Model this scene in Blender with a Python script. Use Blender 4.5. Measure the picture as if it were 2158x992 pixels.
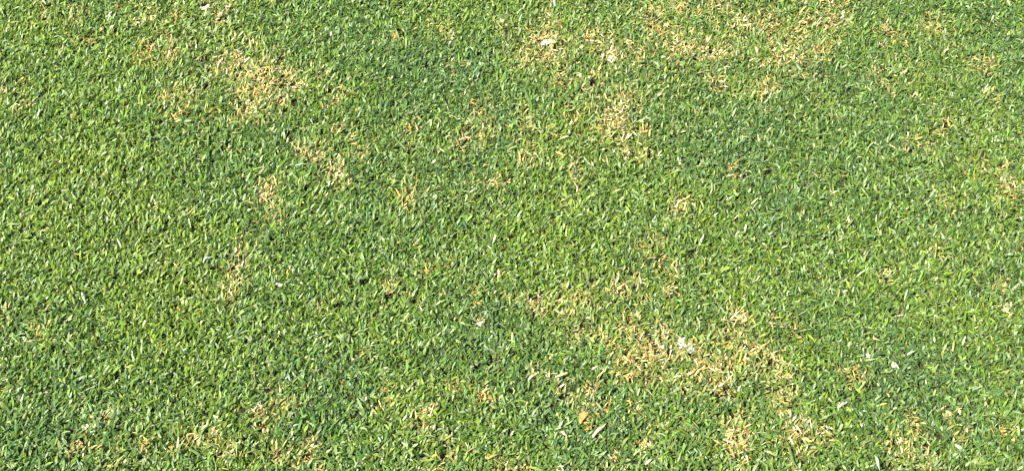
import bpy, math
import numpy as np
from mathutils import Vector, Matrix

for o in list(bpy.data.objects):
    bpy.data.objects.remove(o, do_unlink=True)
scene = bpy.context.scene
C = scene.collection
rng = np.random.default_rng(7)

# ------------------------------------------------------------------ camera
CAM_H, PITCH, HFOV = 1.63, math.radians(45.0), math.radians(36.0)
cam_data = bpy.data.cameras.new('camera')
cam = bpy.data.objects.new('camera', cam_data)
C.objects.link(cam)
cam.location = (0.0, 0.0, CAM_H)
cam.rotation_euler = (math.pi / 2 - PITCH, 0.0, 0.0)
cam_data.sensor_fit = 'HORIZONTAL'
cam_data.angle = HFOV
cam_data.clip_start = 0.05
cam_data.clip_end = 2000.0
scene.camera = cam

# ------------------------------------------------------------------ sky and sun
SUN_EL, SUN_AZ = math.radians(50.0), math.radians(222.0)     # azimuth clockwise from +Y: behind the viewer, to the left
sdir = Vector((math.sin(SUN_AZ) * math.cos(SUN_EL), math.cos(SUN_AZ) * math.cos(SUN_EL), math.sin(SUN_EL)))
world = bpy.data.worlds.new('World')
scene.world = world
world.use_nodes = True
wn = world.node_tree.nodes
wl = world.node_tree.links
wn.clear()
sky = wn.new('ShaderNodeTexSky')
sky.sky_type = 'NISHITA'
sky.sun_disc = False
sky.sun_elevation = SUN_EL
sky.sun_rotation = SUN_AZ
bg = wn.new('ShaderNodeBackground')
bg.inputs['Strength'].default_value = 0.12
wo = wn.new('ShaderNodeOutputWorld')
wl.new(sky.outputs[0], bg.inputs[0])
wl.new(bg.outputs[0], wo.inputs[0])
sun_data = bpy.data.lights.new('sun', 'SUN')
sun_data.energy = 4.6
sun_data.angle = math.radians(0.5)
sun_data.color = (1.0, 0.955, 0.88)
sun = bpy.data.objects.new('sun', sun_data)
C.objects.link(sun)
sun.rotation_euler = sdir.to_track_quat('Z', 'Y').to_euler()
sun.location = (-2, -2, 6)

vs = scene.view_settings
vs.view_transform = 'Standard'
vs.look = 'None'
vs.gamma = 1.0
vs.exposure = 1.2
vs.use_curve_mapping = False
scene.render.engine = 'CYCLES'
scene.cycles.max_bounces = 6
scene.cycles.use_denoising = False
scene.cycles.filter_width = 1.4


# ------------------------------------------------------------------ measured places -> ground
def ground(px, py, z=0.0):
    """Point of the lawn (height z) where something at photograph pixel px, py stands."""
    t = math.tan(HFOV / 2)
    u = (px / 2158.0 - 0.5) * 2 * t
    v = (0.5 - py / 992.0) * 2 * t * 992.0 / 2158.0
    d = Vector((u, math.cos(PITCH) + v * math.sin(PITCH), -math.sin(PITCH) + v * math.cos(PITCH)))
    k = (z - CAM_H) / d.z
    return Vector((d.x * k, d.y * k, z))


def metres_per_px(px, py):
    a, b = ground(px - 1, py), ground(px + 1, py)
    e, f = ground(px, py - 1), ground(px, py + 1)
    return (b - a).length / 2, (f - e).length / 2


# ------------------------------------------------------------------ noise on the lawn plane
def lattice(x, y, cell, seed):
    g = np.random.default_rng(seed).random((256, 256))
    fx, fy = x / cell + 61.3, y / cell + 47.7
    ix, iy = np.floor(fx).astype(int), np.floor(fy).astype(int)
    tx, ty = fx - ix, fy - iy
    tx, ty = tx * tx * (3 - 2 * tx), ty * ty * (3 - 2 * ty)
    a, b = g[ix % 256, iy % 256], g[(ix + 1) % 256, iy % 256]
    c, d = g[ix % 256, (iy + 1) % 256], g[(ix + 1) % 256, (iy + 1) % 256]
    return (a * (1 - tx) + b * tx) * (1 - ty) + (c * (1 - tx) + d * tx) * ty


def fbm(x, y, cell, seed, octaves=3):
    s, w, t = 0.0, 1.0, 0.0
    for k in range(octaves):
        s = s + w * lattice(x, y, cell / 2 ** k, seed + 11 * k)
        t += w
        w *= 0.6
    return s / t


# ------------------------------------------------------------------ where the turf is dead: (x, y, radius in px, strength, ochre 0..1)
DRY = [
 (145,25,10,.5,.3),(155,55,12,.6,.6),(95,35,10,.5,.1),(305,48,16,.8,.1),(365,38,12,.8,.8),(345,88,14,.6,.5),(465,40,16,.8,.1),
 (430,20,14,.5,0),(305,120,16,.8,.9),(360,120,15,.8,.8),(180,95,12,.7,.7),(215,80,10,.6,.3),(500,135,22,.8,.2),(450,150,20,.6,.3),
 (515,165,20,.9,.1),(520,220,26,1,.2),(350,215,17,.9,.5),(380,240,17,.9,.8),(395,215,12,.7,.4),(445,257,10,.6,.5),(20,205,12,.6,.1),
 (40,237,11,.7,.5),(45,185,9,.5,.5),(160,250,10,.5,.1),(330,450,10,.35,.2),(400,455,9,.3,.2),(565,200,28,1.1,.1),(550,165,20,.9,.1),
 (615,185,18,.8,.2),(680,175,12,.6,.3),(590,125,13,.6,.2),(705,220,14,.6,.5),(860,295,11,.7,.8),(870,270,12,.6,.3),(840,90,11,.5,.5),
 (905,70,14,.5,.6),(940,75,13,.6,.1),(955,145,9,.5,.2),(980,290,15,.8,.3),(1020,285,13,.7,.7),(965,320,13,.7,.3),(1010,240,13,.7,.2),
 (655,335,18,1.1,.4),(695,368,18,1.2,.05),(710,400,14,.8,.2),(705,285,9,.5,.05),(740,295,12,.7,.4),(765,325,14,.6,.4),(560,415,19,1,.15),
 (570,450,12,.8,.6),(585,470,10,.7,.5),(865,425,18,.7,.6),(880,415,12,.6,.3),(990,415,16,.5,.5),(1035,390,16,.6,.4),(1070,75,14,.7,.4),
 (1155,55,20,.8,.3),(1150,95,20,1,.05),(1125,80,12,.9,.9),(1155,130,22,1.1,.1),(1105,130,20,.9,.5),(1250,95,18,1,.4),(1290,122,16,1,.05),
 (1330,120,18,.7,.3),(1380,50,20,1.1,.2),(1400,75,22,1.1,.3),(1420,120,18,1,.5),(1440,105,20,1,.2),(1495,115,24,1.1,.2),(1495,25,18,.8,.4),
 (1425,20,12,.8,.4),(1525,15,12,.7,.5),(1555,55,20,.7,.1),(1250,170,18,.7,.2),(1195,175,22,.8,.2),(1240,225,18,.8,.3),(1295,265,30,1.15,.1),
 (1205,250,16,.7,.3),(1325,225,18,.9,.2),(1350,290,14,.8,.6),(1315,325,12,.8,.3),(1355,340,11,.7,.4),(1120,330,11,.8,.6),(1108,350,14,.8,.5),
 (1180,335,10,.7,.9),(1155,290,11,.6,.7),(1105,270,16,.5,.5),(1210,380,12,.6,.5),(1515,185,16,.7,.6),(1605,200,15,.9,.6),(1610,50,20,.8,.5),
 (1430,440,18,.9,.1),(1420,455,14,.7,.1),(1545,375,10,.5,.7),(1430,300,9,.5,.7),(1748,50,18,1.1,.1),(1773,25,13,.9,.5),(1698,45,16,.8,.5),
 (1738,10,10,.8,.1),(1683,85,16,.9,.05),(1733,115,13,.9,.9),(1708,115,13,.8,.6),(1643,105,18,.9,.2),(1623,60,15,.9,.4),(1678,135,18,.8,.5),
 (1703,165,18,.6,.3),(1628,135,14,.7,.5),(1618,195,13,.9,.8),(1868,80,15,.8,.4),(1903,95,10,.7,.7),(1963,65,16,.6,.5),(1918,160,14,.7,.3),
 (1848,165,14,.5,.6),(1868,195,10,.5,.5),(2078,150,11,.8,.6),(2043,155,11,.5,.6),(2093,215,13,.6,.4),(1988,270,11,.7,.8),(1973,290,10,.7,.8),
 (1918,310,12,.9,.5),(1953,320,11,.7,.8),(1718,220,9,.6,.9),(2068,370,15,.8,.6),(2108,370,9,.7,.7),(2123,415,15,1,.5),(1963,405,13,.6,.3),
 (1988,440,12,.7,.8),(505,508,11,.8,.2),(510,546,14,1,.2),(495,586,15,1,.7),(480,621,14,.8,.4),(385,658,10,.8,.6),(415,621,9,.6,.1),
 (80,716,13,.7,.5),(15,681,10,.5,.4),(20,821,9,.7,.8),(210,891,12,.7,.05),(165,953,16,.9,.4),(150,956,14,.6,.7),(240,981,12,.9,.8),
 (300,951,13,.6,.4),(400,931,15,.8,.5),(370,956,12,.6,.3),(470,961,16,.9,.2),(520,971,12,.6,.4),(450,931,14,.8,.3),(515,876,9,.6,.1),
 (815,616,9,.7,.5),(850,626,9,.6,.7),(895,588,7,.7,.9),(940,566,10,.6,.5),(1005,636,9,.9,1),(1015,681,10,.8,.1),(1045,591,9,.6,.5),
 (1075,636,9,.7,.4),(675,656,9,.6,.6),(570,866,14,1.1,.9),(545,880,10,.9,.4),(615,856,11,.9,.4),(630,841,9,.8,.6),(565,821,11,.7,.2),
 (555,916,12,.8,.4),(640,956,18,.9,.4),(635,981,14,1,.6),(585,971,10,.8,.7),(815,846,13,1.1,.4),(800,856,9,.9,.1),(950,826,11,.9,.9),
 (1010,841,13,.9,.8),(890,901,15,1.1,.6),(905,881,13,.8,.1),(950,961,14,1,.5),(930,931,9,.7,.4),(1045,981,11,.8,.6),(1050,771,11,.6,.8),
 (765,756,11,.5,.6),(1130,651,16,1.1,.2),(1190,661,18,1.1,.6),(1230,646,14,.9,.6),(1240,611,14,.6,.4),(1170,631,9,.7,.1),(1330,611,17,1,.3),
 (1310,616,14,.9,.5),(1365,526,15,.8,.6),(1390,561,15,.7,.3),(1420,581,14,.7,.7),(1410,621,12,.8,.3),(1255,716,15,1.1,.1),(1285,731,16,1,.4),
 (1320,701,14,.9,.5),(1205,711,14,.8,.2),(1360,745,26,1.15,.2),(1325,766,24,1.1,.5),(1400,761,20,1,.4),(1320,801,18,1,.5),(1370,806,15,1,.5),
 (1455,762,18,1.2,.2),(1482,776,22,1.2,.5),(1525,781,20,1,.5),(1520,731,22,.9,.4),(1555,681,18,1.15,.1),(1580,776,22,1.15,.2),(1612,771,16,1,.4),
 (1470,811,16,.9,.4),(1515,831,16,1,.5),(1440,816,13,.8,.6),(1545,740,20,.8,.4),(1400,701,12,1,.1),(1230,876,12,1.2,1),(1245,896,8,1,1),
 (1200,846,13,1,.5),(1240,831,14,.9,.6),(1180,821,13,.8,.1),(1270,866,11,1,.8),(1355,951,13,1,.4),(1300,981,13,.9,.5),(1555,931,20,1.2,.3),
 (1545,966,18,1.1,.4),(1560,896,15,.8,.5),(1530,921,13,.8,.2),(1340,871,10,.8,.3),(1125,791,9,.8,.3),(1395,911,12,.7,.5),(1500,951,11,.6,.3),
 (1623,766,14,1,.2),(1653,801,14,1.1,.5),(1643,846,16,1.1,.2),(1643,876,13,1,.4),(1673,921,22,1.15,.3),(1678,961,18,1,.4),(1728,931,14,.9,.6),
 (1623,681,9,.7,.4),(1668,706,10,.7,.5),(1798,806,15,1,.8),(1893,956,18,1.1,.4),(1918,926,13,.9,.8),(1913,886,13,.8,.5),(1998,891,13,.9,.3),
 (2018,921,12,.8,.4),(1953,981,14,1,.1),(1848,931,13,.6,.7),(2118,613,13,.9,.7),(1978,543,11,.8,.6),(1863,601,11,.7,.3),(1828,741,9,.7,.1),
 (1898,671,9,.5,.2),(2103,656,8,.6,.1),(2118,916,12,.5,.5),(1180,445,10,.3,.2),(1240,540,9,.3,.2),(2000,110,12,.4,.4),(260,20,14,.4,.4)]
# broad drifts where the turf is thin and half bleached
DRIFT = [(1290,110,200,.28),(1480,90,180,.26),(1650,90,150,.26),(520,190,130,.22),(380,130,120,.16),(1240,230,130,.2),(1420,770,170,.2),
 (1560,800,140,.18),(1240,660,110,.16),(560,920,120,.16),(900,880,110,.12),(1640,900,100,.16),(1900,930,120,.14),(680,350,100,.18),(960,300,110,.16),
 (250,960,130,.14),(450,40,110,.14),(1900,150,140,.16),(2050,380,130,.12),(1120,310,90,.16)]
# tone of the living turf: + yellow green, - blue green
TONE = [(150,420,260,.7),(330,640,230,.7),(80,150,160,.4),(620,140,110,.5),(690,250,80,.4),(1130,500,190,.6),(920,300,70,.5),(1560,610,160,.4),(2020,700,230,.25),
 (1120,40,120,.4),(2050,330,150,.35),(860,900,110,.5),(240,160,90,.4),(1900,480,160,.2),(1230,290,90,.3),
 (110,900,170,-.7),(900,200,190,-.55),(660,60,120,-.5),(1640,350,190,-.7),(1480,290,120,-.6),(1320,150,80,-.4),(1040,720,170,-.7),(1340,660,110,-.6),
 (760,440,110,-.5),(960,370,90,-.4),(1850,260,150,-.5),(2070,70,150,-.5),(640,840,150,-.5),(1820,800,140,-.45),(1950,860,180,-.5),(1280,870,140,-.5),
 (1100,900,120,-.3),(1750,160,120,-.3),(1330,560,100,-.2),(180,80,60,-.4),(540,300,110,-.3),(2120,560,90,-.3),(1500,900,100,-.4)]


def splats(rows, kx=1.0):
    out = []
    for r in rows:
        g = ground(r[0], r[1])
        mx, my = metres_per_px(r[0], r[1])
        out.append((g.x, g.y, r[2] * mx * kx, r[2] * my * kx) + tuple(r[3:]))
    return out


DRY_G, DRIFT_G, TONE_G = splats(DRY, 1.0), splats(DRIFT), splats(TONE)
X0, X1, Y0, Y1 = -1.0, 1.0, 1.1, 2.3            # the lawn that is laid blade by blade
for k in range(900):                            # the same kind of dead spots go on beyond the frame
    x, y = rng.uniform(X0, X1), rng.uniform(Y0, Y1)
    v = (Vector((x, y, -CAM_H)))
    dep = math.sin(PITCH) * CAM_H + math.cos(PITCH) * y
    h = math.cos(PITCH) * -CAM_H + math.sin(PITCH) * y
    t = math.tan(HFOV / 2)
    if abs(x / dep) < t * 1.01 and abs(h / dep) < t * 992 / 2158 * 1.02:
        continue
    if fbm(np.array([x]), np.array([y]), .35, 91)[0] > .53:
        r = rng.uniform(.007, .016)
        DRY_G.append((x, y, r * 1.1, r * 1.2, rng.uniform(.5, 1.1), rng.uniform(0, .8)))

RES = 0.0035
gx, gy = np.meshgrid(np.arange(X0 - .05, X1 + .05, RES), np.arange(Y0 - .05, Y1 + .05, RES), indexing='ij')
dry_f, och_f, och_w, drift_f, tone_f = (np.zeros_like(gx) for _ in range(5))
wx = gx + .014 * (fbm(gx, gy, .035, 5) - .5)
wy = gy + .014 * (fbm(gx, gy, .035, 6) - .5)


def add_splat(x, y, rx, ry, sx, sy):
    i0, i1 = int((x - 3.2 * rx - X0 + .05) / RES), int((x + 3.2 * rx - X0 + .05) / RES) + 2
    j0, j1 = int((y - 3.2 * ry - Y0 + .05) / RES), int((y + 3.2 * ry - Y0 + .05) / RES) + 2
    s = np.s_[max(i0, 0):max(i1, 0), max(j0, 0):max(j1, 0)]
    return s, np.exp(-(((sx[s] - x) / rx) ** 2 + ((sy[s] - y) / ry) ** 2) * .5)


for x, y, rx, ry, st, oc in DRY_G:
    s, g = add_splat(x, y, rx, ry, wx, wy)
    dry_f[s] = np.maximum(dry_f[s], g * st) + .08 * np.minimum(dry_f[s], g * st)
    och_f[s] += g * oc
    och_w[s] += g
for x, y, rx, ry, st in DRIFT_G:
    s, g = add_splat(x, y, rx * .55, ry * .55, gx, gy)
    drift_f[s] += g * st * .8
for x, y, rx, ry, st in TONE_G:
    s, g = add_splat(x, y, rx * .55, ry * .55, gx, gy)
    tone_f[s] += g * st
och_f = och_f / np.maximum(och_w, .05)
grain = fbm(gx, gy, .016, 21, 3)
dry_f = np.minimum(dry_f * 1.2 * np.clip(.3 + 2.3 * (grain - .25), .1, 1.5), 1.3)
drift_f = drift_f * np.clip((fbm(gx, gy, .05, 31, 3) - .28) * 3.2, 0, 2)
tone_f = tone_f + (fbm(gx, gy, .11, 41, 3) - .5) * 1.5


def sample(f, x, y):
    i = np.clip(((x - X0 + .05) / RES).astype(int), 0, f.shape[0] - 1)
    j = np.clip(((y - Y0 + .05) / RES).astype(int), 0, f.shape[1] - 1)
    return f[i, j]


def relief(x, y):
    """Gentle unevenness of the soil, metres."""
    return .010 * (fbm(x, y, .30, 71, 2) - .5) + .006 * (fbm(x, y, .06, 72, 2) - .5)


# ------------------------------------------------------------------ materials
def nodes_of(name):
    m = bpy.data.materials.new(name)
    m.use_nodes = True
    n, l = m.node_tree.nodes, m.node_tree.links
    n.clear()
    return m, n, l


def blade_material(name, rough, spec, trans, noise_scale=900):
    m, n, l = nodes_of(name)
    out = n.new('ShaderNodeOutputMaterial')
    at = n.new('ShaderNodeAttribute')
    at.attribute_name = 'tint'
    geo = n.new('ShaderNodeNewGeometry')
    nz = n.new('ShaderNodeTexNoise')
    nz.inputs['Scale'].default_value = noise_scale
    nz.inputs['Detail'].default_value = 2
    l.new(geo.outputs['Position'], nz.inputs['Vector'])
    mr = n.new('ShaderNodeMapRange')
    mr.inputs['To Min'].default_value = .72
    mr.inputs['To Max'].default_value = 1.28
    l.new(nz.outputs['Fac'], mr.inputs['Value'])
    mul = n.new('ShaderNodeVectorMath')
    mul.operation = 'SCALE'
    l.new(at.outputs['Color'], mul.inputs[0])
    l.new(mr.outputs['Result'], mul.inputs['Scale'])
    p = n.new('ShaderNodeBsdfPrincipled')
    p.inputs['Roughness'].default_value = rough
    p.inputs['Specular IOR Level'].default_value = spec
    l.new(mul.outputs[0], p.inputs['Base Color'])
    tr = n.new('ShaderNodeBsdfTranslucent')
    tint = n.new('ShaderNodeVectorMath')
    tint.operation = 'MULTIPLY'
    tint.inputs[1].default_value = (1.15, 1.25, .7)
    l.new(mul.outputs[0], tint.inputs[0])
    l.new(tint.outputs[0], tr.inputs['Color'])
    mx = n.new('ShaderNodeMixShader')
    mx.inputs[0].default_value = trans
    l.new(p.outputs[0], mx.inputs[1])
    l.new(tr.outputs[0], mx.inputs[2])
    l.new(mx.outputs[0], out.inputs['Surface'])
    return m


MAT_GREEN = blade_material('living_blade', .42, .5, .32)
MAT_DRY = blade_material('bleached_blade', .6, .35, .25)


def ground_material():
    m, n, l = nodes_of('lawn_soil')
    out = n.new('ShaderNodeOutputMaterial')
    p = n.new('ShaderNodeBsdfPrincipled')
    p.inputs['Roughness'].default_value = .95
    p.inputs['Specular IOR Level'].default_value = .2
    geo = n.new('ShaderNodeNewGeometry')

    def noise(scale, detail=4):
        t = n.new('ShaderNodeTexNoise')
        t.inputs['Scale'].default_value = scale
        t.inputs['Detail'].default_value = detail
        l.new(geo.outputs['Position'], t.inputs['Vector'])
        return t

    def ramp(src, stops):
        r = n.new('ShaderNodeValToRGB')
        l.new(src, r.inputs['Fac'])
        e = r.color_ramp.elements
        e[0].position, e[0].color = stops[0][0], stops[0][1] + (1,)
        e[1].position, e[1].color = stops[-1][0], stops[-1][1] + (1,)
        for pos, col in stops[1:-1]:
            k = e.new(pos)
            k.color = col + (1,)
        return r

    soil = ramp(noise(260, 5).outputs['Fac'], [(.3, (.018, .017, .010)), (.5, (.034, .032, .017)), (.72, (.09, .075, .04))])
    turf = ramp(noise(90, 6).outputs['Fac'], [(.3, (.03, .06, .015)), (.5, (.09, .16, .035)), (.68, (.15, .22, .06))])
    patch = ramp(noise(2.2, 5).outputs['Fac'], [(.55, (0, 0, 0)), (.68, (1, 1, 1))])
    straw = n.new('ShaderNodeMix')
    straw.data_type = 'RGBA'
    sc = n.new('ShaderNodeMath')
    sc.operation = 'MULTIPLY'
    sc.inputs[1].default_value = .5
    l.new(patch.outputs[0], sc.inputs[0])
    l.new(sc.outputs[0], straw.inputs['Factor'])
    l.new(turf.outputs[0], straw.inputs['A'])
    straw.inputs['B'].default_value = (.34, .28, .13, 1)
    # beyond the laid turf the sheet itself stands for the lawn
    sub = n.new('ShaderNodeVectorMath')
    sub.operation = 'DISTANCE'
    sub.inputs[1].default_value = (0, 1.7, 0)
    l.new(geo.outputs['Position'], sub.inputs[0])
    mr = n.new('ShaderNodeMapRange')
    mr.inputs['From Min'].default_value = 5.2
    mr.inputs['From Max'].default_value = 6.2
    l.new(sub.outputs['Value'], mr.inputs['Value'])
    mix = n.new('ShaderNodeMix')
    mix.data_type = 'RGBA'
    l.new(mr.outputs['Result'], mix.inputs['Factor'])
    l.new(soil.outputs[0], mix.inputs['A'])
    l.new(straw.outputs['Result'], mix.inputs['B'])
    l.new(mix.outputs['Result'], p.inputs['Base Color'])
    bump = n.new('ShaderNodeBump')
    bump.inputs['Strength'].default_value = .8
    bump.inputs['Distance'].default_value = .006
    l.new(noise(180, 6).outputs['Fac'], bump.inputs['Height'])
    l.new(bump.outputs[0], p.inputs['Normal'])
    l.new(p.outputs[0], out.inputs['Surface'])
    return m


def plain_material(name, col, col2, scale, rough=.7, trans=.15):
    m, n, l = nodes_of(name)
    out = n.new('ShaderNodeOutputMaterial')
    tc = n.new('ShaderNodeTexCoord')
    nz = n.new('ShaderNodeTexNoise')
    nz.inputs['Scale'].default_value = scale
    nz.inputs['Detail'].default_value = 4
    l.new(tc.outputs['Object'], nz.inputs['Vector'])
    r = n.new('ShaderNodeValToRGB')
    r.color_ramp.elements[0].position, r.color_ramp.elements[0].color = .35, col + (1,)
    r.color_ramp.elements[1].position, r.color_ramp.elements[1].color = .68, col2 + (1,)
    l.new(nz.outputs['Fac'], r.inputs['Fac'])
    p = n.new('ShaderNodeBsdfPrincipled')
    p.inputs['Roughness'].default_value = rough
    l.new(r.outputs[0], p.inputs['Base Color'])
    tr = n.new('ShaderNodeBsdfTranslucent')
    l.new(r.outputs[0], tr.inputs['Color'])
    mx = n.new('ShaderNodeMixShader')
    mx.inputs[0].default_value = trans
    l.new(p.outputs[0], mx.inputs[1])
    l.new(tr.outputs[0], mx.inputs[2])
    l.new(mx.outputs[0], out.inputs['Surface'])
    return m


def tag(o, label, cat, group=None, kind=None):
    o['label'] = label
    o['category'] = cat
    if group:
        o['group'] = group
    if kind:
        o['kind'] = kind
    return o


# ------------------------------------------------------------------ the ground sheet: fine near the laid turf, out to the horizon
def make_ground():
    near_x = np.arange(-1.6, 1.6001, .02)
    near_y = np.arange(.5, 2.9001, .02)
    far = np.array([1, 2.5, 5, 10, 25, 60, 150, 400, 900.])
    xs = np.concatenate([-1.6 - far[::-1], near_x, 1.6 + far])
    ys = np.concatenate([.5 - far[::-1], near_y, 2.9 + far])
    gx_, gy_ = np.meshgrid(xs, ys, indexing='ij')
    inside = (np.abs(gx_) < 1.5) & (gy_ > .6) & (gy_ < 2.8)
    z = np.where(inside, relief(gx_, gy_), 0)
    v = np.stack([gx_, gy_, z], -1).reshape(-1, 3)
    ny = len(ys)
    f = [(i * ny + j, (i + 1) * ny + j, (i + 1) * ny + j + 1, i * ny + j + 1) for i in range(len(xs) - 1) for j in range(ny - 1)]
    me = bpy.data.meshes.new('ground')
    me.from_pydata(v.tolist(), [], f)
    me.polygons.foreach_set('use_smooth', np.ones(len(f), bool))
    me.materials.append(ground_material())
    o = bpy.data.objects.new('ground', me)
    C.objects.link(o)
    tag(o, 'dark brown lawn soil showing between the grass blades', 'ground', kind='structure')


make_ground()


# ------------------------------------------------------------------ blades
def blade_mesh(name, P, az, el, length, width, droop, roll, tint, mat, base_tint=None, blunt=None):
    """One mesh of many grass blades: each a tapering, drooping, slightly folded strip with a pointed or mown tip."""
    n = len(az)
    ts = np.array([0.0, .55, 1.0])
    wf = np.array([.7, 1.0, 0.0])
    pts, tang = [], []
    p, e = P.copy(), el.copy()
    for k, t in enumerate(ts):
        if k:
            seg = (ts[k] - ts[k - 1]) * length
            e = e - droop * (ts[k] - ts[k - 1])
            d = np.stack([np.cos(e) * np.cos(az), np.cos(e) * np.sin(az), np.sin(e)], -1)
            p = p + d * seg[:, None]
        d = np.stack([np.cos(e) * np.cos(az), np.cos(e) * np.sin(az), np.sin(e)], -1)
        pts.append(p)
        tang.append(d)
    side0 = np.stack([-np.sin(az), np.cos(az), np.zeros(n)], -1)
    V = np.zeros((n, 6, 3), np.float32)
    tw = roll * np.linspace(.6, 1.4, 3)[:, None]
    bl = np.zeros(n) if blunt is None else blunt
    for k in range(3):
        d = tang[k]
        up = np.cross(d, side0)
        s = side0 * np.cos(tw[k])[:, None] + up * np.sin(tw[k])[:, None]
        f = np.full(n, wf[k]) if k < 2 else .12 + bl * .6
        w = (width * f * .5)[:, None]
        V[:, 2 * k] = pts[k] - s * w
        V[:, 2 * k + 1] = pts[k] + s * w
    me = bpy.data.meshes.new(name)
    me.vertices.add(n * 6)
    me.vertices.foreach_set('co', V.reshape(-1))
    b = (np.arange(n) * 6)[:, None]
    q = np.array([0, 1, 3, 2, 2, 3, 5, 4])
    loops = (b + q[None]).reshape(-1).astype(np.int32)
    me.loops.add(len(loops))
    me.loops.foreach_set('vertex_index', loops)
    nf = n * 2
    me.polygons.add(nf)
    me.polygons.foreach_set('loop_start', np.arange(nf, dtype=np.int32) * 4)
    me.polygons.foreach_set('use_smooth', np.ones(nf, bool))
    me.update(calc_edges=True)
    ca = me.color_attributes.new('tint', 'FLOAT_COLOR', 'POINT')
    col = np.ones((n, 6, 4), np.float32)
    col[:, :, :3] = tint[:, None, :]
    if base_tint is not None:
        col[:, 0:2, :3] = base_tint[:, None, :]
    ca.data.foreach_set('color', col.reshape(-1))
    me.materials.append(mat)
    return me


GREENS = np.array([[.082, .172, .046], [.112, .212, .033], [.160, .258, .024], [.215, .298, .030], [.250, .335, .130]])   # blue green ... yellow green, then pale mint with the sky's sheen painted in
STRAW = np.array([[.69, .57, .23], [.66, .51, .17], [.74, .64, .38], [.60, .43, .15]])
PINK = np.array([.62, .46, .30])
OCHRE = np.array([[.58, .38, .09], [.62, .46, .12], [.52, .31, .09]])


def green_tint(n, tone, r):
    t = np.clip(1.5 + tone * 1.3 + r.normal(0, .75, n), 0, 2.999)
    i = t.astype(int)
    f = (t - i)[:, None]
    c = GREENS[i] * (1 - f) + GREENS[i + 1] * f
    pale = r.random(n) < .18  # random blades coloured pale to imitate sky sheen on glossy leaves
    c[pale] = GREENS[4] * r.uniform(.8, 1.25, (pale.sum(), 1))
    return c * r.lognormal(0, .26, n)[:, None]


def dry_tint(n, och, r):
    c = STRAW[r.integers(0, 4, n)]
    pk = r.random(n) < .16
    c = np.where(pk[:, None], PINK, c)
    oc = r.random(n) < och * .7 + .12
    c = np.where(oc[:, None], OCHRE[r.integers(0, 3, n)], c)
    return c * r.lognormal(0, .16, n)[:, None]


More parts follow.
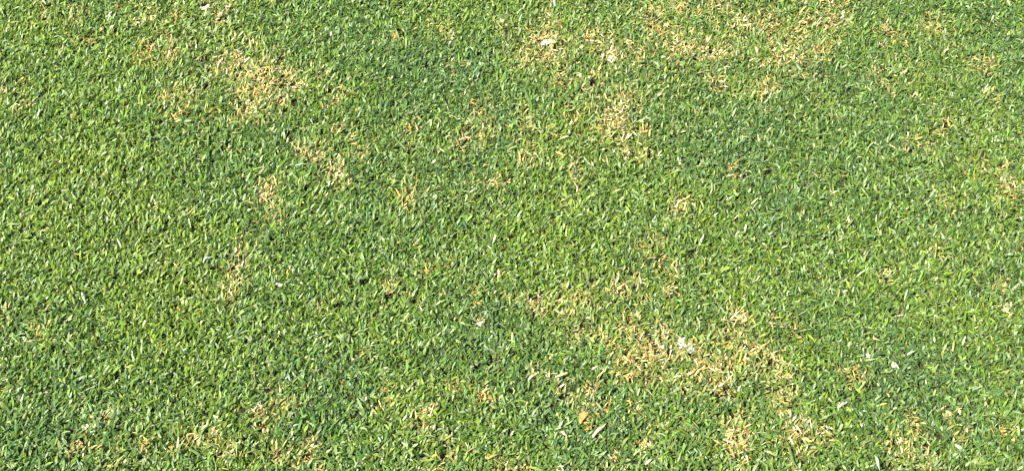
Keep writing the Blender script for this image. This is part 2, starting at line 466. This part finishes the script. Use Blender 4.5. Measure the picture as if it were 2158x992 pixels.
def lawn(x0, x1, y0, y1, spacing, fields, r, n_per=3.4):
    """Grow shoots on a jittered grid; every shoot carries a fan of blades. Returns arrays for living and dead blades."""
    xs, ys = np.meshgrid(np.arange(x0, x1, spacing), np.arange(y0, y1, spacing), indexing='ij')
    xs = xs.ravel() + r.uniform(-.6, .6, xs.size) * spacing
    ys = ys.ravel() + r.uniform(-.6, .6, ys.size) * spacing
    dry, och, drift, tone, lean = fields(xs, ys)
    keep = r.random(xs.size) > .15 * np.clip(dry, 0, 1)
    keep &= (fbm(xs, ys, .009, 51, 2) + r.normal(0, .06, xs.size)) > .27      # small holes in the sward
    xs, ys, dry, och, drift, tone, lean = (a[keep] for a in (xs, ys, dry, och, drift, tone, lean))
    k = r.integers(2, 6, xs.size)
    hs = np.clip(.0078 + .011 * (fbm(xs, ys, .016, 61, 2) - .5) + r.normal(0, .0022, xs.size), .0015, .016) * (1 - .08 * np.clip(dry, 0, 1))   # height of each stem
    idx = np.repeat(np.arange(xs.size), k)
    n = idx.size
    x, y = xs[idx] + r.normal(0, .0012, n), ys[idx] + r.normal(0, .0012, n)
    d_sh = dry[idx] + .9 * drift[idx] * r.random(n) + .028
    dead_shoot = (r.random(xs.size) < np.clip(dry * .18, 0, .24))[idx]
    dead = (r.random(n) < np.clip(d_sh * .32, 0, .46)) | dead_shoot
    az = r.uniform(0, 2 * np.pi, n)
    toward = r.random(n) < np.abs(lean[idx])
    axis = np.where(lean[idx] > 0, math.radians(52), math.radians(128))
    az = np.where(toward, axis + r.normal(0, .45, n) + np.pi * (r.random(n) < .2), az)
    L = r.lognormal(math.log(.0088), .32, n)
    L = np.clip(L, .0035, .019)
    W = np.clip(r.normal(.0026, .0006, n), .0012, .0042)
    el = np.radians(np.clip(r.normal(52, 20, n), 8, 88))
    droop = np.radians(r.normal(45, 40, n))
    roll = r.normal(0, .5, n)
    z = relief(x, y) + hs[idx] * r.uniform(.4, 1.0, n)
    blunt = (r.random(n) < .45) * r.uniform(.3, 1, n)
    sel = ~dead
    P = np.stack([x, y, z], -1)
    tn = tone[idx] + r.normal(0, .45, xs.size)[idx]
    g = dict(P=P[sel], az=az[sel], el=el[sel], length=L[sel], width=W[sel], droop=droop[sel], roll=roll[sel], blunt=blunt[sel])
    tg = green_tint(sel.sum(), tn[sel], r)
    yel = r.random(sel.sum()) < np.clip(.07 + .8 * dry[idx][sel] + 1.0 * drift[idx][sel], 0, .85)      # half turned
    mixf = (yel * r.uniform(.2, .75, sel.sum()))[:, None]
    g['tint'] = tg * (1 - mixf) + np.array([.42, .40, .13]) * mixf
    g['base_tint'] = g['tint'] * .55 + np.array([.20, .22, .11]) * .45
    nd = dead.sum()
    flat = np.clip(dry[idx][dead], 0, 1)
    eld = np.radians(np.clip(r.normal(44 - 18 * flat, 18), 2, 80))
    pd = P[dead]
    pd[:, 2] += r.uniform(0, .005, nd) * flat
    d = dict(P=pd, az=az[dead], el=eld, length=L[dead] * r.uniform(.6, 1.05, nd), width=W[dead] * r.uniform(.55, .95, nd),
             droop=np.radians(r.normal(25, 25, nd)), roll=r.normal(0, .7, nd), blunt=blunt[dead])
    d['tint'] = dry_tint(nd, och[idx][dead], r)
    d['base_tint'] = d['tint'] * .9
    # the upright stems the leaves grow from
    ns = xs.size
    st = dict(P=np.stack([xs, ys, relief(xs, ys) - .002], -1), az=r.uniform(0, 6.283, ns), el=np.radians(r.uniform(68, 90, ns)), length=hs + .003,
              width=r.uniform(.0011, .0019, ns), droop=r.normal(0, .2, ns), roll=r.normal(0, .5, ns), blunt=np.ones(ns))
    st['tint'] = np.array([.15, .19, .06]) * r.lognormal(0, .25, ns)[:, None]
    st['base_tint'] = np.array([.17, .15, .07]) * r.lognormal(0, .2, ns)[:, None]
    for q in g:
        g[q] = np.concatenate([g[q], st[q]])
    return g, d


def inner_fields(x, y):
    # the mown nap lies to the right on the one side of the lawn, mixed elsewhere
    lean = np.clip(.48 - .42 * (x + .75), .05, .52) * np.where(x < .35, 1, -1) * np.where(x > .35, .5, 1)
    return sample(dry_f, x, y), sample(och_f, x, y), sample(drift_f, x, y), sample(tone_f, x, y), lean


g, d = lawn(X0, X1, Y0, Y1, .0042, inner_fields, np.random.default_rng(101))
me = blade_mesh('grass', mat=MAT_GREEN, **g)
grass = bpy.data.objects.new('grass', me)
C.objects.link(grass)
tag(grass, 'short mown living green grass covering the lawn', 'grass', kind='stuff')
me = blade_mesh('dry_grass', mat=MAT_DRY, **d)
dry_grass = bpy.data.objects.new('dry_grass', me)
C.objects.link(dry_grass)
tag(dry_grass, 'bleached tan and ochre dead grass in scattered thin patches', 'dry grass', kind='stuff')


# ------------------------------------------------------------------ the lawn going on round about: one turf tile laid over and over
def tile_fields(x, y):
    a = fbm(x, y, .09, 301, 3)
    return np.clip((a - .60) * 6, 0, 1), lattice(x, y, .05, 303), np.clip((a - .45) * 1.2, 0, .3), (fbm(x, y, .12, 302, 2) - .5) * 1.6, np.full(x.size, .12)


TILE = .4
g2, d2 = lawn(-TILE / 2, TILE / 2, -TILE / 2, TILE / 2, .0050, tile_fields, np.random.default_rng(202))
cat = {k: np.concatenate([g2[k], d2[k]]) for k in g2}
cat['P'][:, 2] -= relief(cat['P'][:, 0], cat['P'][:, 1])
me = blade_mesh('surrounding_grass', mat=MAT_GREEN, **cat)
outer = bpy.data.objects.new('surrounding_grass', me)
C.objects.link(outer)
outer.location = (0, 0, 0)
tag(outer, 'short mown grass of the lawn stretching on round about', 'grass', kind='stuff')
ng = bpy.data.node_groups.new('turf_laying', 'GeometryNodeTree')
ng.interface.new_socket('Geometry', in_out='INPUT', socket_type='NodeSocketGeometry')
ng.interface.new_socket('Geometry', in_out='OUTPUT', socket_type='NodeSocketGeometry')
N, Lk = ng.nodes, ng.links
gi, go = N.new('NodeGroupInput'), N.new('NodeGroupOutput')
grid = N.new('GeometryNodeMeshGrid')
grid.inputs['Vertices X'].default_value = 27
grid.inputs['Vertices Y'].default_value = 27
grid.inputs['Size X'].default_value = TILE * 26
grid.inputs['Size Y'].default_value = TILE * 26
tf = N.new('GeometryNodeTransform')
tf.inputs['Translation'].default_value = (0, 1.7, 0)      # tile edges meet the laid rectangle
Lk.new(grid.outputs['Mesh'], tf.inputs['Geometry'])
pos = N.new('GeometryNodeInputPosition')
sep = N.new('ShaderNodeSeparateXYZ')
Lk.new(pos.outputs[0], sep.inputs[0])


def math_node(op, a, b):
    k = N.new('ShaderNodeMath')
    k.operation = op
    for i, v in enumerate((a, b)):
        if v is None:
            continue
        if isinstance(v, (int, float)):
            k.inputs[i].default_value = v
        else:
            Lk.new(v, k.inputs[i])
    return k.outputs[0]


ax = math_node('ABSOLUTE', sep.outputs['X'], None)
ay = math_node('ABSOLUTE', math_node('SUBTRACT', sep.outputs['Y'], 1.7), None)
hole = math_node('MULTIPLY', math_node('LESS_THAN', ax, .99), math_node('LESS_THAN', ay, .59))
dele = N.new('GeometryNodeDeleteGeometry')
dele.domain = 'POINT'
Lk.new(tf.outputs[0], dele.inputs['Geometry'])
Lk.new(hole, dele.inputs['Selection'])
m2p = N.new('GeometryNodeMeshToPoints')
Lk.new(dele.outputs[0], m2p.inputs[0])
iop = N.new('GeometryNodeInstanceOnPoints')
Lk.new(m2p.outputs[0], iop.inputs['Points'])
Lk.new(gi.outputs[0], iop.inputs['Instance'])
rv = N.new('FunctionNodeRandomValue')
rv.data_type = 'INT'
for s in rv.inputs:
    if s.type == 'INT' and s.name == 'Max':
        s.default_value = 3
    if s.type == 'INT' and s.name == 'Min':
        s.default_value = 0
ro = [s for s in rv.outputs if s.type == 'INT'][0]
cx = N.new('ShaderNodeCombineXYZ')
Lk.new(math_node('MULTIPLY', ro, math.pi / 2), cx.inputs['Z'])
Lk.new(cx.outputs[0], iop.inputs['Rotation'])
Lk.new(iop.outputs[0], go.inputs[0])
md = outer.modifiers.new('turf_laying', 'NODES')
md.node_group = ng


# ------------------------------------------------------------------ single things lying on the turf
MAT_WHITE = plain_material('white_flake', (.80, .78, .74), (.58, .54, .44), 300)
MAT_DULL = plain_material('dull_white_flake', (.62, .60, .53), (.44, .42, .32), 300)
MAT_CREAM = plain_material('cream_flake', (.58, .53, .38), (.44, .38, .22), 160)
MAT_PINK = plain_material('pinkish_flake', (.52, .41, .31), (.60, .53, .42), 160)
MAT_TAN = plain_material('tan_leaf', (.55, .36, .12), (.46, .25, .06), 220)
MAT_GOLD = plain_material('golden_leaf', (.58, .40, .05), (.48, .28, .03), 220)
MAT_PALE = plain_material('pale_straw', (.66, .56, .36), (.52, .42, .22), 200)
MAT_MINT = plain_material('silvery_blade', (.42, .50, .36), (.34, .42, .26), 200)
MAT_LONG = plain_material('long_green_blade', (.13, .25, .05), (.18, .28, .08), 200, .45, .3)


def flake(px, py, wpx, hpx, deg, mat, label, name='flake', cat='flake', group=None, z=.0088, seed=1, curl=.35):
    """A thin crumpled scrap: irregular outline, wrinkled, with real thickness."""
    r = np.random.default_rng(seed)
    mx, my = metres_per_px(px, py)
    a, b = wpx * mx / 2, hpx * my / 2 * .82
    rings, seg = 5, 16
    ph = r.uniform(0, 6.28, 4)
    outline = [.9 + .2 * math.sin(2 * t + ph[0]) + .15 * math.sin(3 * t + ph[1]) + .14 * math.sin(5 * t + ph[2]) + r.normal(0, .08) for t in np.linspace(0, 2 * np.pi, seg, endpoint=False)]
    verts, faces = [], []

    def height(u, v, s):
        return s * (.5 * math.sin(4.1 * u + ph[0]) * math.cos(3.3 * v + ph[1]) + curl * (u * u * 1.6 - v * .5) + .22 * math.sin(9 * u + 7 * v + ph[3]))
    s = min(a, b) * .42
    for side, off in ((0, .0007), (1, -.0007)):
        verts.append((0, 0, height(0, 0, s) + off))
        for q in range(1, rings + 1):
            for k in range(seg):
                t = 2 * math.pi * k / seg
                rr = q / rings * outline[k]
                u, v = rr * math.cos(t), rr * math.sin(t)
                verts.append((u * a, v * b, height(u, v, s) + off * (1 if q < rings else .4)))
    M = 1 + rings * seg
    for side in (0, 1):
        o0 = side * M
        for k in range(seg):
            f = (o0, o0 + 1 + k, o0 + 1 + (k + 1) % seg)
            faces.append(f if side == 0 else f[::-1])
            for q in range(rings - 1):
                c0, c1 = o0 + 1 + q * seg, o0 + 1 + (q + 1) * seg
                f = (c0 + k, c1 + k, c1 + (k + 1) % seg, c0 + (k + 1) % seg)
                faces.append(f if side == 0 else f[::-1])
    e0, e1 = 1 + (rings - 1) * seg, M + 1 + (rings - 1) * seg
    for k in range(seg):
        faces.append((e0 + k, e1 + k, e1 + (k + 1) % seg, e0 + (k + 1) % seg))
    me = bpy.data.meshes.new(name)
    me.from_pydata(verts, [], faces)
    me.polygons.foreach_set('use_smooth', np.ones(len(faces), bool))
    me.materials.append(mat)
    o = bpy.data.objects.new(name, me)
    C.objects.link(o)
    g_ = ground(px, py, z)
    g_.z += float(relief(np.array([g_.x]), np.array([g_.y]))[0])
    o.location = g_
    o.rotation_euler = (r.normal(.12, .15), r.normal(0, .15), math.radians(deg))
    return tag(o, label, cat, group)


def loose_blade(px0, py0, px1, py1, wmm, mat, label, name='straw_blade', cat='straw', group=None, z=.012, arch=.003, bend=.0):
    """A single long folded blade lying on the turf between two measured points."""
    A, B = ground(px0, py0, z), ground(px1, py1, z)
    mid = (A + B) / 2
    d = B - A
    n = 9
    side = Vector((-d.y, d.x, 0)).normalized()
    verts, faces = [], []
    for k in range(n):
        t = k / (n - 1)
        p = A + d * t - mid + Vector((0, 0, arch * math.sin(math.pi * t) + .0012 * math.sin(7 * t))) + side * bend * math.sin(math.pi * t)
        w = wmm / 1000 * .5 * (.55 + .9 * t if t < .5 else 1.0 - .95 * (t - .5) * 2 * .95)
        sd = (side + Vector((0, 0, .5 * math.sin(3 * t)))).normalized()
        verts += [p - sd * w + Vector((0, 0, w * .5)), p, p + sd * w + Vector((0, 0, w * .5)), p - Vector((0, 0, .0006))]
    for k in range(n - 1):
        a, b = 4 * k, 4 * k + 4
        faces += [(a, a + 1, b + 1, b), (a + 1, a + 2, b + 2, b + 1), (a + 3, a, b, b + 3), (a + 2, a + 3, b + 3, b + 2)]
    me = bpy.data.meshes.new(name)
    me.from_pydata([tuple(v) for v in verts], [], faces)
    me.polygons.foreach_set('use_smooth', np.ones(len(faces), bool))
    me.materials.append(mat)
    o = bpy.data.objects.new(name, me)
    C.objects.link(o)
    mid.z += float(relief(np.array([mid.x]), np.array([mid.y]))[0])
    o.location = mid
    return tag(o, label, cat, group)


FG = 'small pale flakes scattered on the turf'
flake(1440, 722, 26, 24, -38, MAT_WHITE, 'largest white crumpled flake on top of the broad straw patch', seed=3, z=.0092)
flake(1454, 738, 20, 24, -60, MAT_WHITE, 'white flake tucked against the largest white flake, reaching the straw', seed=8, z=.0085)
flake(1154, 88, 24, 22, -30, MAT_DULL, 'cream white flake in dead grass beside a bright ochre tuft', seed=4)
flake(582, 588, 13, 22, 15, MAT_DULL, 'small upright white flake with a pinkish fleck just below it', seed=5)
flake(589, 597, 13, 12, 40, MAT_PINK, 'tiny pinkish fleck touching the lower edge of a white flake', seed=6)
flake(1386, 653, 18, 14, 30, MAT_DULL, 'white flake in dark green turf, without straw around it', seed=7)
flake(1290, 124, 26, 16, 20, MAT_CREAM, 'long cream flake beside a dark gap in the straw', seed=9)
flake(1325, 291, 14, 13, 0, MAT_DULL, 'small white flake at the foot of a pinkish straw patch', seed=10)
flake(181, 896, 12, 15, 20, MAT_DULL, 'white flake, one of three pale flakes close together, whitest', seed=11)
flake(195, 908, 11, 13, 10, MAT_MINT, 'greenish white flake below the whitest of three close flakes', seed=12)
flake(212, 892, 15, 11, 25, MAT_CREAM, 'cream flake beside the whitest of three close flakes', seed=13)
for k, (x, y, w, h, a, m, lb) in enumerate([(1848, 301, 11, 9, -30, MAT_DULL, 'lone whitish scrap in plain green turf near a tan tuft'), (1400, 701, 16, 13, 20, MAT_PINK, 'pinkish scrap between two white flakes on the broad straw patch'), (1014, 679, 14, 15, 30, MAT_PINK, 'pinkish scrap in green turf below a small orange leaf fragment'), (1884, 770, 15, 13, 20, MAT_CREAM, 'cream scrap in green turf, one of two near each other'), (1747, 902, 15, 9, -20, MAT_CREAM, 'flat cream scrap between two straw patches'),
                                        (432, 19, 20, 11, 30, MAT_CREAM, 'wide cream scrap beside tan straw at the head of the lawn'), (782, 355, 9, 8, 0, MAT_DULL, 'tiny whitish scrap in green turf beside a pinkish straw streak'), (1829, 750, 13, 13, 0, MAT_CREAM, 'rounded cream scrap with its twin cream scrap close by'), (228, 32, 20, 14, 0, MAT_MINT, 'greenish pale scrap between small tan spots')]):
    flake(x, y, w, h, a, m, lb, name='plant_scrap', cat='scrap', group=FG, seed=20 + k)
flake(1229, 874, 17, 32, -15, MAT_TAN, 'orange tan dry leaf standing out from the dark green turf', name='dry_leaf', cat='leaf', seed=31, z=.012)
flake(1243, 898, 10, 11, 0, MAT_GOLD, 'tiny golden yellow leaf fragment below the orange tan leaf', name='leaf_fragment', cat='leaf', seed=32)
flake(1005, 636, 14, 10, 20, MAT_GOLD, 'small orange leaf fragment alone among short green blades', name='leaf_fragment', cat='leaf', seed=33)

loose_blade(1249, 918, 1278, 889, 5, MAT_PALE, 'straight pale straw blade lying right of the orange tan leaf')
loose_blade(1180, 906, 1196, 917, 4.5, MAT_PALE, 'short cream straw blade lying left of the orange tan leaf')
loose_blade(428, 552, 450, 541, 4.5, MAT_MINT, 'bent silvery green blade lying near an ochre spot', name='grass_blade', cat='grass blade', bend=.003)
loose_blade(172, 614, 180, 640, 4, MAT_MINT, 'silvery pale blade alone in even green turf', name='grass_blade', cat='grass blade')
loose_blade(1769, 857, 1787, 846, 4.5, MAT_CREAM, 'short cream straw blade in green turf beside a small ochre tuft')
loose_blade(1113, 800, 1134, 783, 4, MAT_PALE, 'tan straw blade slanting across plain green turf')
loose_blade(1664, 940, 1682, 988, 4, MAT_LONG, 'long arching pale green blade beside a straw patch', name='grass_blade', cat='grass blade', bend=-.004)
loose_blade(1843, 958, 1854, 992, 4, MAT_MINT, 'long silvery green blade below the ochre tufts', name='grass_blade', cat='grass blade')
loose_blade(2022, 596, 2042, 583, 3.5, MAT_LONG, 'bright green loose blade with a thin dark shadow', name='grass_blade', cat='grass blade')
loose_blade(2062, 335, 2074, 312, 3.5, MAT_LONG, 'bright green loose blade above a tan patch', name='grass_blade', cat='grass blade')
